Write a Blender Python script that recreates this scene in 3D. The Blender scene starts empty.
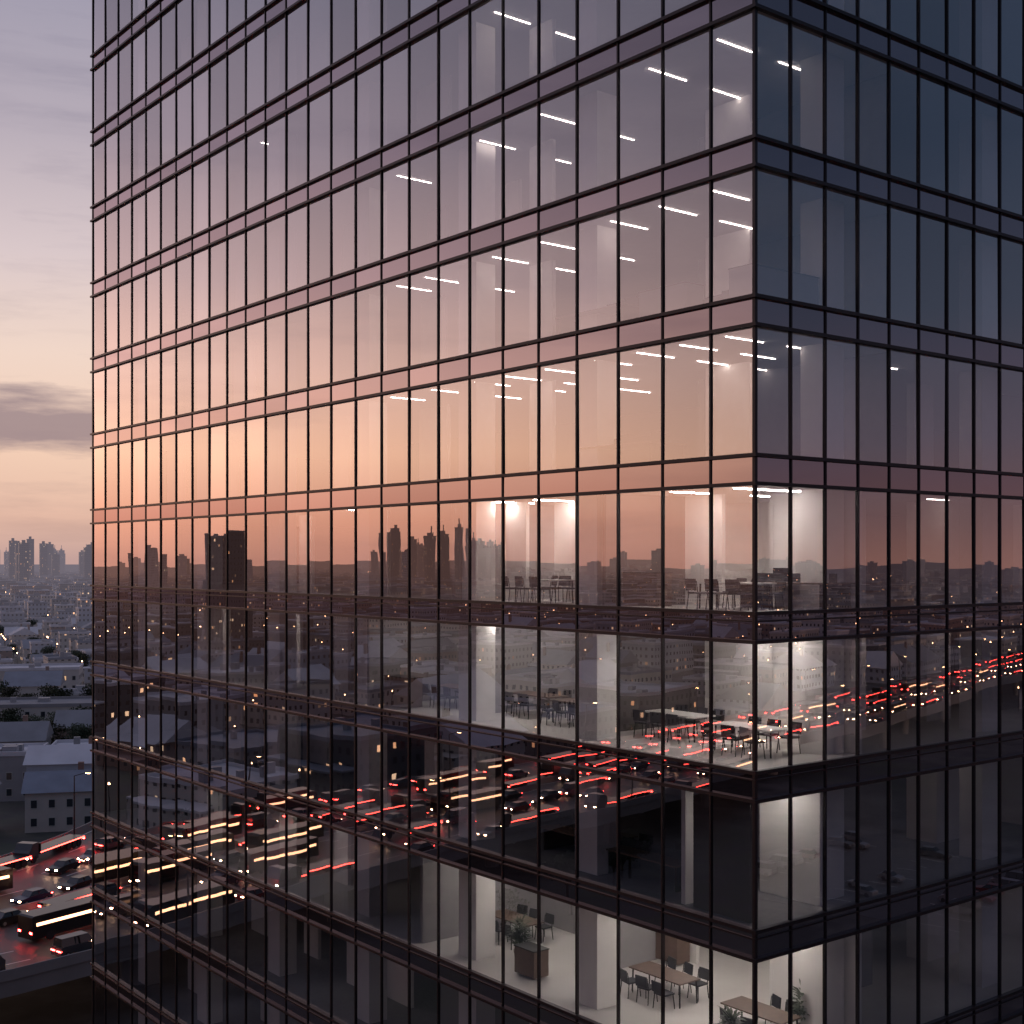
import bpy, math, random
from mathutils import Vector, Matrix
random.seed(7)
scn = bpy.context.scene
COL = scn.collection
R = math.radians
scn.view_settings.view_transform = 'Standard'
scn.view_settings.look = 'None'
scn.view_settings.exposure = 0

# ------------------------------------------------------------------ helpers
class MB:
    def __init__(s): s.v=[]; s.f=[]; s.m=[]
    def quad(s,a,b,c,d,mi=0):
        n=len(s.v); s.v+=[a,b,c,d]; s.f.append((n,n+1,n+2,n+3)); s.m.append(mi)
    def box(s,x0,y0,z0,x1,y1,z1,mi=0,M=None,top=True):
        n=len(s.v)
        P=[(x0,y0,z0),(x1,y0,z0),(x1,y1,z0),(x0,y1,z0),(x0,y0,z1),(x1,y0,z1),(x1,y1,z1),(x0,y1,z1)]
        if M is not None: P=[tuple(M@Vector(p)) for p in P]
        s.v+=P
        F=[(0,3,2,1),(0,1,5,4),(1,2,6,5),(2,3,7,6),(3,0,4,7)]
        if top: F.append((4,5,6,7))
        for f in F: s.f.append(tuple(n+i for i in f)); s.m.append(mi)
    def tube(s,p,q,r0,r1,seg=8,mi=0,caps=True):
        p=Vector(p); q=Vector(q); d=(q-p).normalized()
        a=d.orthogonal().normalized(); b=d.cross(a)
        n=len(s.v)
        for c,r in ((p,r0),(q,r1)):
            for i in range(seg):
                t=2*math.pi*i/seg
                s.v.append(tuple(c+a*math.cos(t)*r+b*math.sin(t)*r))
        for i in range(seg):
            j=(i+1)%seg
            s.f.append((n+i,n+j,n+seg+j,n+seg+i)); s.m.append(mi)
        if caps:
            s.f.append(tuple(n+seg-1-i for i in range(seg))); s.m.append(mi)
            s.f.append(tuple(n+seg+i for i in range(seg))); s.m.append(mi)
    def prism(s,prof,y0,y1,mi=0,inset=0):      # prof in x,z ; extruded along y
        n=len(s.v); k=len(prof)
        for (x,z) in prof: s.v.append((x,y0,z))
        for (x,z) in prof: s.v.append((x,y1,z))
        s.f.append(tuple(n+i for i in range(k))); s.m.append(mi)
        s.f.append(tuple(n+k+k-1-i for i in range(k))); s.m.append(mi)
        for i in range(k):
            j=(i+1)%k
            s.f.append((n+i,n+k+i,n+k+j,n+j)); s.m.append(mi)
    def add(s,o,M,mo=0):
        n=len(s.v); s.v+=[tuple(M@Vector(p)) for p in o.v]
        s.f+=[tuple(n+i for i in f) for f in o.f]; s.m+=[i+mo for i in o.m]
    def mesh(s,name,mats):
        me=bpy.data.meshes.new(name); me.from_pydata(s.v,[],s.f)
        for m in (mats if isinstance(mats,(list,tuple)) else [mats]): me.materials.append(m)
        me.polygons.foreach_set('material_index',s.m); me.update(); return me
    def build(s,name,mats,parent=None):
        return link(name,s.mesh(name,mats),parent)
def link(name,me,parent=None):
    o=bpy.data.objects.new(name,me); COL.objects.link(o)
    if parent: o.parent=parent
    return o
def tag(o,label=None,cat=None,group=None,kind=None):
    if label: o['label']=label
    if cat: o['category']=cat
    if group: o['group']=group
    if kind: o['kind']=kind
    return o
def empty(name,loc,rz=0):
    o=bpy.data.objects.new(name,None); COL.objects.link(o); o.location=loc; o.rotation_euler=(0,0,rz); o.empty_display_size=.2
    return o
def copy_tree(o,parent=None):
    c=o.copy(); COL.objects.link(c); c.parent=parent
    for ch in list(o.children): copy_tree(ch,c)
    return c

# ------------------------------------------------------------------ materials
class NT:
    def __init__(s,name):
        s.mat=bpy.data.materials.new(name); s.mat.use_nodes=True
        s.t=s.mat.node_tree; s.t.nodes.clear()
        s.out=s.n('ShaderNodeOutputMaterial')
    def n(s,typ,**kw):
        x=s.t.nodes.new(typ)
        for k,v in kw.items(): setattr(x,k,v)
        return x
    def l(s,a,b): s.t.links.new(a,b)
    def math(s,op,a,b=None,c=None,clamp=False):
        m=s.n('ShaderNodeMath',operation=op); m.use_clamp=clamp
        for i,x in enumerate((a,b,c)):
            if x is None: continue
            if isinstance(x,(int,float)): m.inputs[i].default_value=x
            else: s.l(x,m.inputs[i])
        return m.outputs[0]
    def mixc(s,f,a,b):
        m=s.n('ShaderNodeMix',data_type='RGBA')
        for i,x in ((0,f),(6,a),(7,b)):
            if isinstance(x,(int,float)): m.inputs[i].default_value=x
            elif isinstance(x,tuple): m.inputs[i].default_value=(*x,1) if len(x)==3 else x
            else: s.l(x,m.inputs[i])
        return m.outputs[2]
def principled(name,col,rough=.6,metal=0,noise=.15,scale=3.0,spec=.5,haze=False):
    k=NT(name); p=k.n('ShaderNodeBsdfPrincipled')
    p.inputs['Roughness'].default_value=rough; p.inputs['Metallic'].default_value=metal
    p.inputs['Specular IOR Level'].default_value=spec
    tc=k.n('ShaderNodeTexCoord'); nz=k.n('ShaderNodeTexNoise'); nz.inputs['Scale'].default_value=scale; nz.inputs['Detail'].default_value=4
    k.l(tc.outputs['Object'],nz.inputs['Vector'])
    a=tuple(c*(1-noise) for c in col); b=tuple(min(1,c*(1+noise)) for c in col)
    k.l(k.mixc(nz.outputs['Fac'],a,b),p.inputs['Base Color'])
    sh=p.outputs[0]
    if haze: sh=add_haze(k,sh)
    k.l(sh,k.out.inputs[0]); return k.mat
def add_haze(k,sh):  # aerial haze painted as emission over distance, also lifts the dark city
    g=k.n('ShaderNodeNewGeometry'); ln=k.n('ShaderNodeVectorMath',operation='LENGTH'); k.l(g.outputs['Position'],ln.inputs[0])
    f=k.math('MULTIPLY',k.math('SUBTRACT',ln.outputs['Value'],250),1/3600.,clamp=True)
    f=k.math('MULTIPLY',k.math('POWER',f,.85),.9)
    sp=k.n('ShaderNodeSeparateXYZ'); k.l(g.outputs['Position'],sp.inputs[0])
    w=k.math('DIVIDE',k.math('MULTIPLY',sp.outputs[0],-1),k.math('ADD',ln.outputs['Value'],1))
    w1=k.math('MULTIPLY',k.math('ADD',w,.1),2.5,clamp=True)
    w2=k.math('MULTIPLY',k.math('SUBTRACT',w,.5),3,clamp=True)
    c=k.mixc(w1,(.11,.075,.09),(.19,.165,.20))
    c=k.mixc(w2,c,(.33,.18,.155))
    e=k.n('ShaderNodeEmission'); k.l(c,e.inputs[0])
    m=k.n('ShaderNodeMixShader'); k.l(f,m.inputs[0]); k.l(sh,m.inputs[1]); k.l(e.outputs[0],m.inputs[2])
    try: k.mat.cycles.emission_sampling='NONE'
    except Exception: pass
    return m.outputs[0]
def emis(name,col,st,sample=True):
    k=NT(name); e=k.n('ShaderNodeEmission'); e.inputs[0].default_value=(*col,1); e.inputs[1].default_value=st
    k.l(e.outputs[0],k.out.inputs[0])
    if not sample: k.mat.cycles.emission_sampling='NONE'
    return k.mat
def glass_mat(name,base,edge,tint,opaque=False,dark=(.02,.02,.025),gtint=(1,.96,.95)):
    k=NT(name)
    g=k.n('ShaderNodeNewGeometry'); d=k.n('ShaderNodeVectorMath',operation='DOT_PRODUCT')
    k.l(g.outputs['Normal'],d.inputs[0]); k.l(g.outputs['Incoming'],d.inputs[1])
    c=k.math('ABSOLUTE',d.outputs['Value'])
    f=k.math('POWER',k.math('SUBTRACT',1,c,clamp=True),2.6)
    f=k.math('ADD',k.math('MULTIPLY',f,edge-base),base,clamp=True)
    oi=k.n('ShaderNodeObjectInfo')
    rnd=k.math('FRACT',k.math('ADD',g.outputs['Random Per Island'],oi.outputs['Random']))
    f=k.math('MULTIPLY',f,k.math('ADD',.86,k.math('MULTIPLY',rnd,.24)),clamp=True)
    gl=k.n('ShaderNodeBsdfGlossy'); gl.inputs['Roughness'].default_value=0.0; gl.inputs['Color'].default_value=(*gtint,1)
    tc=k.n('ShaderNodeTexCoord'); nz=k.n('ShaderNodeTexNoise'); nz.inputs['Scale'].default_value=.55; nz.inputs['Detail'].default_value=1
    k.l(tc.outputs['Object'],nz.inputs['Vector'])
    bp=k.n('ShaderNodeBump'); bp.inputs['Strength'].default_value=.08; bp.inputs['Distance'].default_value=.02
    k.l(nz.outputs['Fac'],bp.inputs['Height']); k.l(bp.outputs[0],gl.inputs['Normal'])
    if opaque:
        t=k.n('ShaderNodeBsdfDiffuse'); t.inputs[0].default_value=(*dark,1)
    else:
        t=k.n('ShaderNodeBsdfTransparent'); t.inputs[0].default_value=(*tint,1)
    m=k.n('ShaderNodeMixShader'); k.l(f,m.inputs[0]); k.l(t.outputs[0],m.inputs[1]); k.l(gl.outputs[0],m.inputs[2])
    k.l(m.outputs[0],k.out.inputs[0]); return k.mat
def city_mat(name,col,lit=.085,strength=1.0,cu=2.4,cv=3.1):
    k=NT(name); tc=k.n('ShaderNodeTexCoord')
    sp=k.n('ShaderNodeSeparateXYZ'); k.l(tc.outputs['Object'],sp.inputs[0])
    sn=k.n('ShaderNodeSeparateXYZ'); k.l(tc.outputs['Normal'],sn.inputs[0])
    ax=k.math('GREATER_THAN',k.math('ABSOLUTE',sn.outputs[0]),.5)
    az=k.math('LESS_THAN',k.math('ABSOLUTE',sn.outputs[2]),.5)
    u=k.math('ADD',k.math('MULTIPLY',sp.outputs[1],ax),k.math('MULTIPLY',sp.outputs[0],k.math('SUBTRACT',1,ax)))
    u=k.math('DIVIDE',k.math('ADD',u,500.3),cu); v=k.math('DIVIDE',sp.outputs[2],cv)
    fu=k.math('FRACT',u); fv=k.math('FRACT',v)
    mk=k.math('MULTIPLY',k.math('LESS_THAN',k.math('ABSOLUTE',k.math('SUBTRACT',fu,.5)),.2),k.math('LESS_THAN',k.math('ABSOLUTE',k.math('SUBTRACT',fv,.55)),.2))
    mk=k.math('MULTIPLY',mk,az)
    oi=k.n('ShaderNodeObjectInfo')
    cb=k.n('ShaderNodeCombineXYZ'); k.l(k.math('FLOOR',u),cb.inputs[0]); k.l(k.math('FLOOR',v),cb.inputs[1]); k.l(k.math('ADD',k.math('MULTIPLY',oi.outputs['Random'],37),k.math('MULTIPLY',ax,11)),cb.inputs[2])
    wn=k.n('ShaderNodeTexWhiteNoise'); wn.noise_dimensions='3D'; k.l(cb.outputs[0],wn.inputs['Vector'])
    li=k.math('LESS_THAN',wn.outputs['Value'],lit)
    sc=k.n('ShaderNodeSeparateColor'); k.l(wn.outputs['Color'],sc.inputs[0])
    wcol=k.mixc(sc.outputs[1],(1,.42,.17),(1,.74,.5))
    est=k.math('MULTIPLY',k.math('MULTIPLY',mk,li),k.math('MULTIPLY',sc.outputs[2],strength*2))
    nz=k.n('ShaderNodeTexNoise'); nz.inputs['Scale'].default_value=.12; k.l(tc.outputs['Object'],nz.inputs['Vector'])
    wall=k.mixc(nz.outputs['Fac'],tuple(c*.75 for c in col),tuple(c*1.2 for c in col))
    base=k.mixc(mk,wall,(.03,.034,.04))
    p=k.n('ShaderNodeBsdfPrincipled'); k.l(base,p.inputs['Base Color']); p.inputs['Roughness'].default_value=.7
    k.l(k.math('SUBTRACT',.75,k.math('MULTIPLY',mk,.5)),p.inputs['Roughness'])
    k.l(wcol,p.inputs['Emission Color']); k.l(est,p.inputs['Emission Strength'])
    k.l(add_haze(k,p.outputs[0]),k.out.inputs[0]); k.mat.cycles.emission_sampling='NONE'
    return k.mat

M={}
M['glass']=glass_mat('tower_glass',.31,.98,(.78,.77,.79))
M['spandrel']=glass_mat('spandrel_glass',.34,.98,(0,0,0),opaque=True,dark=(.035,.03,.033),gtint=(.80,.69,.72))
M['metal']=principled('dark_bronze_metal',(.022,.018,.02),.42,.5,.1)
M['slab']=principled('concrete_slab',(.3,.29,.28),.8)
M['ceil']=principled('ceiling_white',(.62,.6,.58),.9,noise=.04)
M['floor_pale']=principled('pale_office_floor',(.6,.57,.54),.45,noise=.1,scale=.8)
M['carpet']=principled('grey_carpet',(.22,.21,.215),.95,noise=.2,scale=6)
M['wall_white']=principled('plaster_white',(.8,.77,.74),.85,noise=.05)
M['wall_grey']=principled('plaster_grey',(.27,.255,.26),.85,noise=.08)
M['wall_dark']=principled('dark_panelling',(.07,.06,.06),.6,noise=.2)
M['lamp']=emis('ceiling_lamp_glow',(1,.93,.86),80)
M['lamp_dim']=emis('ceiling_strip_glow',(1,.88,.8),20)
M['table_white']=principled('white_laminate',(.75,.73,.7),.35,noise=.03)
M['wood']=principled('dark_wood',(.12,.075,.055),.45,noise=.3,scale=5)
M['black']=principled('black_steel',(.02,.02,.022),.4,.5)
M['fabric']=principled('charcoal_fabric',(.04,.04,.045),.9)
M['leaf']=principled('indoor_leaf',(.05,.07,.04),.55,noise=.4,scale=4)
M['pot']=principled('clay_pot',(.25,.2,.17),.7)
M['asphalt']=principled('asphalt',(.075,.065,.062),.5,noise=.35,scale=.35,spec=.4)
M['concrete']=principled('concrete',(.2,.185,.18),.75,noise=.25,scale=.4)
M['paint']=principled('road_paint',(.7,.68,.62),.5,noise=.15)
M['head']=emis('headlamp_glow',(1,.58,.34),85)
M['tail']=emis('tail_lamp_glow',(1,.035,.03),62)
M['coach_streak']=emis('coach_streak_glow',(1,.5,.27),4.5)  # glowing window band added to imitate warm light streaks
M['marker']=emis('lorry_streak_glow',(1,.06,.045),14)  # glowing side row added to imitate red light streaks
M['lens']=principled('unlit_lamp_lens',(.4,.38,.38),.15)
M['street']=emis('street_lamp_glow',(1,.55,.25),60)
M['street_far']=emis('far_lamp_glow',(1,.52,.27),16,False)
M['tyre']=principled('rubber',(.02,.02,.02),.85)
M['rim']=principled('alloy',(.35,.35,.36),.35,.8)
M['carglass']=principled('car_glass',(.01,.012,.015),.08,spec=.8)
paints={'grey':(.07,.072,.078),'silver':(.2,.2,.215),'black':(.015,.015,.017),'red':(.14,.015,.015),'blue':(.02,.03,.07)}
for n_,c_ in paints.items(): M['paint_'+n_]=principled('car_paint_'+n_,c_,.28,.3,noise=.03)
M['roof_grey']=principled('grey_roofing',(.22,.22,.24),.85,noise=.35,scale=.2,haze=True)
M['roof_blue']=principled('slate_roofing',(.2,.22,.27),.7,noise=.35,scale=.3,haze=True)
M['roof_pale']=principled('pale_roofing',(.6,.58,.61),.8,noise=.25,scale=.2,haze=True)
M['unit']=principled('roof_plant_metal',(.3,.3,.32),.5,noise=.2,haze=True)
M['trunk']=principled('bark',(.06,.045,.035),.9)
M['crown']=principled('foliage',(.045,.058,.03),.8,noise=.6,scale=.7)
M['win_frame']=principled('pale_window_frame',(.5,.48,.45),.6)
M['win_dark']=principled('dark_window_pane',(.03,.035,.045),.1,spec=.8)
M['win_lit']=emis('lit_window_pane',(1,.6,.33),.7,False)
wallc={'pale cream':(.52,.47,.43),'brown brick':(.24,.15,.12),'grey concrete':(.3,.29,.3),'dark slate':(.10,.10,.11),'pale blue':(.44,.46,.52)}
for n_,c_ in wallc.items():
    M['city_'+n_]=city_mat('city_'+n_.replace(' ','_'),c_)
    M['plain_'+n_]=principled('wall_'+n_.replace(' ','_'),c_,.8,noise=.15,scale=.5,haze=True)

# ------------------------------------------------------------------ world
w=bpy.data.worlds.new('World'); scn.world=w; w.use_nodes=True
t=w.node_tree; t.nodes.clear()
class W(NT):
    def __init__(s,t): s.t=t
k=W(t)
out=k.n('ShaderNodeOutputWorld'); bg=k.n('ShaderNodeBackground'); k.l(bg.outputs[0],out.inputs[0])
tc=k.n('ShaderNodeTexCoord'); nv=k.n('ShaderNodeVectorMath',operation='NORMALIZE'); k.l(tc.outputs['Generated'],nv.inputs[0])
sp=k.n('ShaderNodeSeparateXYZ'); k.l(nv.outputs[0],sp.inputs[0])
hx=k.math('SQRT',k.math('ADD',k.math('MULTIPLY',sp.outputs[0],sp.outputs[0]),k.math('MULTIPLY',sp.outputs[1],sp.outputs[1])))
SAZ=R(-56); sx,sy=math.sin(SAZ),math.cos(SAZ)
a=k.math('DIVIDE',k.math('ADD',k.math('MULTIPLY',sp.outputs[0],sx),k.math('MULTIPLY',sp.outputs[1],sy)),k.math('ADD',hx,.001))
f=k.math('DIVIDE',k.math('SUBTRACT',a,.60),.39,clamp=True)
def ramp(pts,scale=.4):
    r=k.n('ShaderNodeValToRGB'); e=r.color_ramp.elements
    while len(e)>1: e.remove(e[-1])
    for i,(p,c) in enumerate(pts):
        x=e[0] if i==0 else e.new(p)
        x.position=p; x.color=(*[v*scale for v in c],1)
    k.l(sp.outputs[2],r.inputs[0]); return r.outputs[0]
warm=ramp([(0,(1.2,.56,.42)),(.03,(1.65,.77,.52)),(.08,(2.25,1.32,.90)),(.14,(1.85,1.2,1.0)),(.21,(1.15,.83,.83)),(.30,(.60,.50,.60)),(.40,(.38,.36,.48)),(.6,(.32,.31,.45)),(1,(.24,.25,.37))])
cool=ramp([(0,(.46,.23,.20)),(.03,(.33,.19,.195)),(.09,(.21,.175,.235)),(.18,(.11,.135,.205)),(.3,(.06,.088,.15)),(.5,(.06,.088,.15)),(.8,(.2,.22,.33))])
sky=k.mixc(f,cool,warm)
a2=k.math('DIVIDE',k.math('ADD',k.math('MULTIPLY',sp.outputs[0],math.sin(R(-14))),k.math('MULTIPLY',sp.outputs[1],math.cos(R(-14)))),k.math('ADD',hx,.001))
f2=k.math('DIVIDE',k.math('SUBTRACT',a2,.86),.12,clamp=True)
pale_=ramp([(0,(.54,.35,.32)),(.03,(.78,.49,.38)),(.08,(.90,.62,.47)),(.15,(.88,.68,.58)),(.22,(.70,.58,.59)),(.3,(.48,.42,.48)),(.42,(.31,.30,.40)),(.7,(.26,.27,.38))])
sky=k.mixc(f2,sky,pale_)
mp=k.n('ShaderNodeMapping'); mp.inputs['Scale'].default_value=(2.2,2.2,20); mp.inputs['Location'].default_value=(3.1,1.2,.4)
k.l(nv.outputs[0],mp.inputs[0])
nz=k.n('ShaderNodeTexNoise'); nz.inputs['Scale'].default_value=1.0; nz.inputs['Detail'].default_value=8; nz.inputs['Roughness'].default_value=.6
k.l(mp.outputs[0],nz.inputs['Vector'])
cf=k.math('MULTIPLY',k.math('SUBTRACT',nz.outputs['Fac'],.54),5,clamp=True)
mp2=k.n('ShaderNodeMapping'); mp2.inputs['Scale'].default_value=(9,9,60); k.l(nv.outputs[0],mp2.inputs[0])
nz2=k.n('ShaderNodeTexNoise'); nz2.inputs['Scale'].default_value=1.0; nz2.inputs['Detail'].default_value=8; nz2.inputs['Roughness'].default_value=.6; k.l(mp2.outputs[0],nz2.inputs['Vector'])
bz=k.math('ABSOLUTE',k.math('SUBTRACT',sp.outputs[2],.1))
bank=k.math('SUBTRACT',1.3,k.math('DIVIDE',bz,.02))
bank=k.math('ADD',bank,k.math('MULTIPLY',k.math('SUBTRACT',nz2.outputs['Fac'],.5),2.6))
bank=k.math('MULTIPLY',k.math('MULTIPLY',bank,1.1,clamp=True),f2,clamp=True)
wisp=k.math('MULTIPLY',k.math('MULTIPLY',k.math('SUBTRACT',nz2.outputs['Fac'],.53),5,clamp=True),f2)
ccol=k.n('ShaderNodeVectorMath',operation='MULTIPLY'); k.l(sky,ccol.inputs[0]); ccol.inputs[1].default_value=(.55,.56,.65)
sky=k.mixc(k.math('MULTIPLY',cf,.42),sky,ccol.outputs[0])
sky=k.mixc(k.math('MULTIPLY',wisp,.3),sky,ccol.outputs[0])
sky=k.mixc(k.math('MULTIPLY',bank,.8),sky,tuple(c*.4 for c in (.28,.205,.235)))
k.l(sky,bg.inputs[0]); bg.inputs[1].default_value=2.5
sl=bpy.data.lights.new('sun','SUN'); sl.energy=.3; sl.angle=R(6); sl.color=(1,.62,.4)
so=bpy.data.objects.new('sun',sl); COL.objects.link(so)
d=Vector((math.sin(R(-38)),math.cos(R(-38)),math.tan(R(3)))); so.rotation_euler=d.to_track_quat('Z','Y').to_euler(); so.location=(0,0,120)

# ------------------------------------------------------------------ camera
CZ=48.0
cam=bpy.data.cameras.new('camera'); co=bpy.data.objects.new('camera',cam); COL.objects.link(co)
co.location=(0,0,CZ); co.rotation_euler=(R(90),0,0)
cam.sensor_width=36; cam.lens=36*1290/1024; cam.shift_y=48/1024; cam.clip_end=30000; cam.clip_start=.5
scn.camera=co

# ------------------------------------------------------------------ ground
g=MB(); S=14000
g.quad((-S,-S,0),(S,-S,0),(S,S,0),(-S,S,0))
k=NT('city_ground'); tc=k.n('ShaderNodeTexCoord'); p=k.n('ShaderNodeBsdfPrincipled')
n1=k.n('ShaderNodeTexNoise'); n1.inputs['Scale'].default_value=.012; n1.inputs['Detail'].default_value=6; k.l(tc.outputs['Object'],n1.inputs['Vector'])
n2=k.n('ShaderNodeTexNoise'); n2.inputs['Scale'].default_value=.12; n2.inputs['Detail'].default_value=6; k.l(tc.outputs['Object'],n2.inputs['Vector'])
c1=k.mixc(k.math('MULTIPLY',k.math('SUBTRACT',n1.outputs['Fac'],.45),8,clamp=True),(.14,.13,.125),(.05,.06,.035))
c2=k.mixc(k.math('MULTIPLY',k.math('SUBTRACT',n2.outputs['Fac'],.38),4,clamp=True),(.05,.047,.045),c1)
k.l(c2,p.inputs['Base Color']); p.inputs['Roughness'].default_value=.85
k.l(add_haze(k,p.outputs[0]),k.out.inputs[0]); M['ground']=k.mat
tag(g.build('ground',M['ground']),kind='structure')

# ------------------------------------------------------------------ tower
C=(6.12,32.5); ANG=math.atan2(.62,.784)
LX,LY=40.0,45.6
tower=tag(empty('office_tower',(C[0],C[1],0),ANG),'tall glass office tower with thin dark mullions, its sharp corner facing the viewer','office tower')
def zb(kk): return CZ-1.71+(4-kk)*4.0
K0,K1=-5,15
ZT=zb(K0)+.35
ly=[0]+[1.49+1.765*i for i in range(25)]+[LY]
lx=[0]+[1.37+1.405*i for i in range(27)]; lx=[v for v in lx if v<LX-.6]+[LX]
for kk in range(K0,K1+1):
    z=zb(kk)
    b=MB(); b.box(.12,.12,z-.3,LX-.12,LY-.12,z+.3); b.build('floor_slab',M['slab'],tower)
pale={3,4,6}
for j in range(K0,K1):
    zf=zb(j+1)+.301; zc=zb(j)-.301
    b=MB(); b.box(.13,.13,zf+.002,LX-.13,LY-.13,zf+.03); b.build('floor_finish',M['floor_pale'] if j in pale else M['carpet'],tower)
    b=MB(); b.box(.13,.13,zc-.03,LX-.13,LY-.13,zc-.002); b.build('ceiling',M['ceil'],tower)
b=MB(); b.box(12,12.5,0.01,32,36,ZT+3); b.build('core',M['wall_grey'],tower)
rest=MB()
def pane_pts(face,a0,a1,z0,z1):
    t1=random.uniform(-1,1)*.004; t2=random.uniform(-1,1)*.0035
    o=[t1*(a1-a0)/2*s1+t2*(z1-z0)/2*s2 for s1,s2 in ((-1,-1),(1,-1),(1,1),(-1,1))]
    q=[(a0,z0),(a1,z0),(a1,z1),(a0,z1)]
    if face=='L': return [(o[i],q[i][0],q[i][1]) for i in (3,2,1,0)]
    return [(q[i][0],o[i],q[i][1]) for i in range(4)]
for j in range(K0,K1+1):
    z1=zb(j)-.35; z0=zb(j+1)+.35 if j<K1 else .1
    for face,arr,nb in (('L',ly,7),('R',lx,5)):
        for i in range(len(arr)-1):
            P=pane_pts(face,arr[i]+.005,arr[i+1]-.005,z0-.03,z1+.03)
            if i<nb and -1<=j<=6:
                b=MB(); b.quad(*P); b.build('window_pane',M['glass'],tower)
            else: rest.quad(*P)
o=rest.build('window_pane',M['glass'],tower); o['kind']='stuff'
for kk in range(K0,K1+1):
    z=zb(kk)
    b=MB()
    for i in range(len(ly)-1):
        t_=random.uniform(-1,1)*.002
        b.quad((-.014+t_,ly[i+1],z-.33),(-.014+t_,ly[i],z-.33),(-.014-t_,ly[i],z+.33),(-.014-t_,ly[i+1],z+.33))
    b.build('spandrel_band',M['spandrel'],tower)
    b=MB()
    for i in range(len(lx)-1):
        t_=random.uniform(-1,1)*.002
        b.quad((lx[i],-.014+t_,z-.33),(lx[i+1],-.014+t_,z-.33),(lx[i+1],-.014-t_,z+.33),(lx[i],-.014-t_,z+.33))
    b.build('spandrel_band',M['spandrel'],tower)
    for zz,hh_,pr in ((z-.36,.045,.13),(z+.36,.045,.13))+(((z+.16,.02,.06),) if kk>=4 else ()):
        b=MB(); b.box(-pr,-pr,zz-hh_,.02,LY+pr,zz+hh_); b.build('ledge',M['metal'],tower)
        b=MB(); b.box(.021,-pr,zz-hh_,LX+pr,.02,zz+hh_); b.build('ledge',M['metal'],tower)
for y in ly:
    hw=.045 if y in (0,LY) else .027
    b=MB(); b.box(-.05,y-hw,.02,.05,y+hw,ZT+.9); b.build('mullion',M['metal'],tower)
for x in lx[1:]:
    b=MB(); b.box(x-.027,-.051,.03,x+.027,.05,ZT+.9); b.build('mullion',M['metal'],tower)
b=MB(); b.box(.08,LY-.1,.05,LX,LY,ZT+.8); b.box(LX-.1,.08,.05,LX-.001,LY-.101,ZT+.8); b.build('rear_wall',M['spandrel'],tower)
b=MB(); b.box(.1,.1,ZT-.03,LX-.12,LY-.12,ZT+.2); b.build('roof',M['concrete'],tower)
def col(x,y,wx=.8,wy=.8):
    b=MB(); b.box(x-wx/2,y-wy/2,.04,x+wx/2,y+wy/2,ZT-.1); b.build('column',M['wall_white'],tower)
for y in (7.3,13.3,20.0,27.0,34.0,41.0): col(1.2,y,.8,1.0)
for x in (4.2,12.0,19.4,26.8): col(x,1.2,.9,.8)
def part(j,x0,y0,x1,y1,mat='wall_white',hh=1.0):
    zf=zb(j+1)+.335; zc=zb(j)-.335
    b=MB(); b.box(x0,y0,zf,x1,y1,zf+(zc-zf)*hh); b.build('partition_wall',M[mat],tower)
RT=Matrix.Translation((C[0],C[1],0))@Matrix.Rotation(ANG,4,'Z')
def cab(j,x0,y0,x1,y1,h,lab,mat='wood'):
    p_=RT@Vector(((x0+x1)/2,(y0+y1)/2,0)); r=empty('cabinet',(p_.x,p_.y,zb(j+1)+.332),ANG)
    a_,c_=(x1-x0)/2,(y1-y0)/2
    b=MB(); b.box(-a_,-c_,.06,a_,c_,h); b.build('carcass',M[mat],r)
    b=MB(); b.box(-a_-.02,-c_-.02,h+.002,a_+.02,c_+.02,h+.03); b.build('top',M['black'],r)
    tag(r,lab,'cabinet')
lim={3:13.6,4:19,6:15.5}  # end walls at these limits added to block light from the lit rooms
for j,y in lim.items():
    part(j,.5,y,11.9,y+.15,'wall_grey'); part(j,9,3.7,9.15,12.2)
    part(j,9.16,12.25,12,12.4,'wall_grey')
    part(j,4.75,.4,4.9,3.4); part(j,4.75,3.41,9.2,3.56)  # walls added so the right face goes dark past the corner
part(3,.6,6.2,4.6,6.35,'wall_dark'); part(3,2.9,6.5,3.05,9.4,'wall_dark'); part(3,3.2,9.8,3.35,11.6); part(3,2.2,11.9,2.35,13.0); part(3,3.6,4.4,3.75,5.9)
part(4,2.4,7.9,6.6,8.05,'wall_dark'); part(4,5.6,8.2,5.75,10.6,'wall_grey'); part(4,5.6,11.0,5.75,13.2); part(4,2.6,14.2,6.6,14.35,'wall_grey'); part(4,4.6,14.8,4.75,18.4,'wall_dark'); part(4,6.4,4.4,6.55,7.2)
part(5,3.2,.5,3.35,2.6); part(5,.5,2.9,3.2,3.05); part(5,.5,.6,.62,2.6,'wall_dark')  # dark panel by the left glass added to hide the lit room
part(6,6.3,8,6.45,12); part(6,2.6,9.2,6.2,9.35,'wall_grey'); part(6,5.4,12.6,5.55,15.0,'wall_grey')
for j in (-4,-3,-2,-1,0,1,2,5,7,8,9):
    if j!=5: part(j,3.0,8.8,3.15,10.0); part(j,2.6,11.0,2.75,12.2); part(j,4.6,4.2,4.75,6.0)
    for q in range(6):
        y=random.uniform(15,40); x=random.uniform(2.0,5)
        part(j,x,y,x+.15,y+random.uniform(1.0,2.6),random.choice(['wall_white','wall_white','wall_grey']))
    part(j,6.4,.6,6.55,8,'wall_grey')
for j,y in ((3,27),(4,35),(4,28),(6,30),(2,24),(3,21),(4,24),(6,24),(6,38),(3,38)):
    part(j,2.6,y,2.75,y+1.1)
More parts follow.
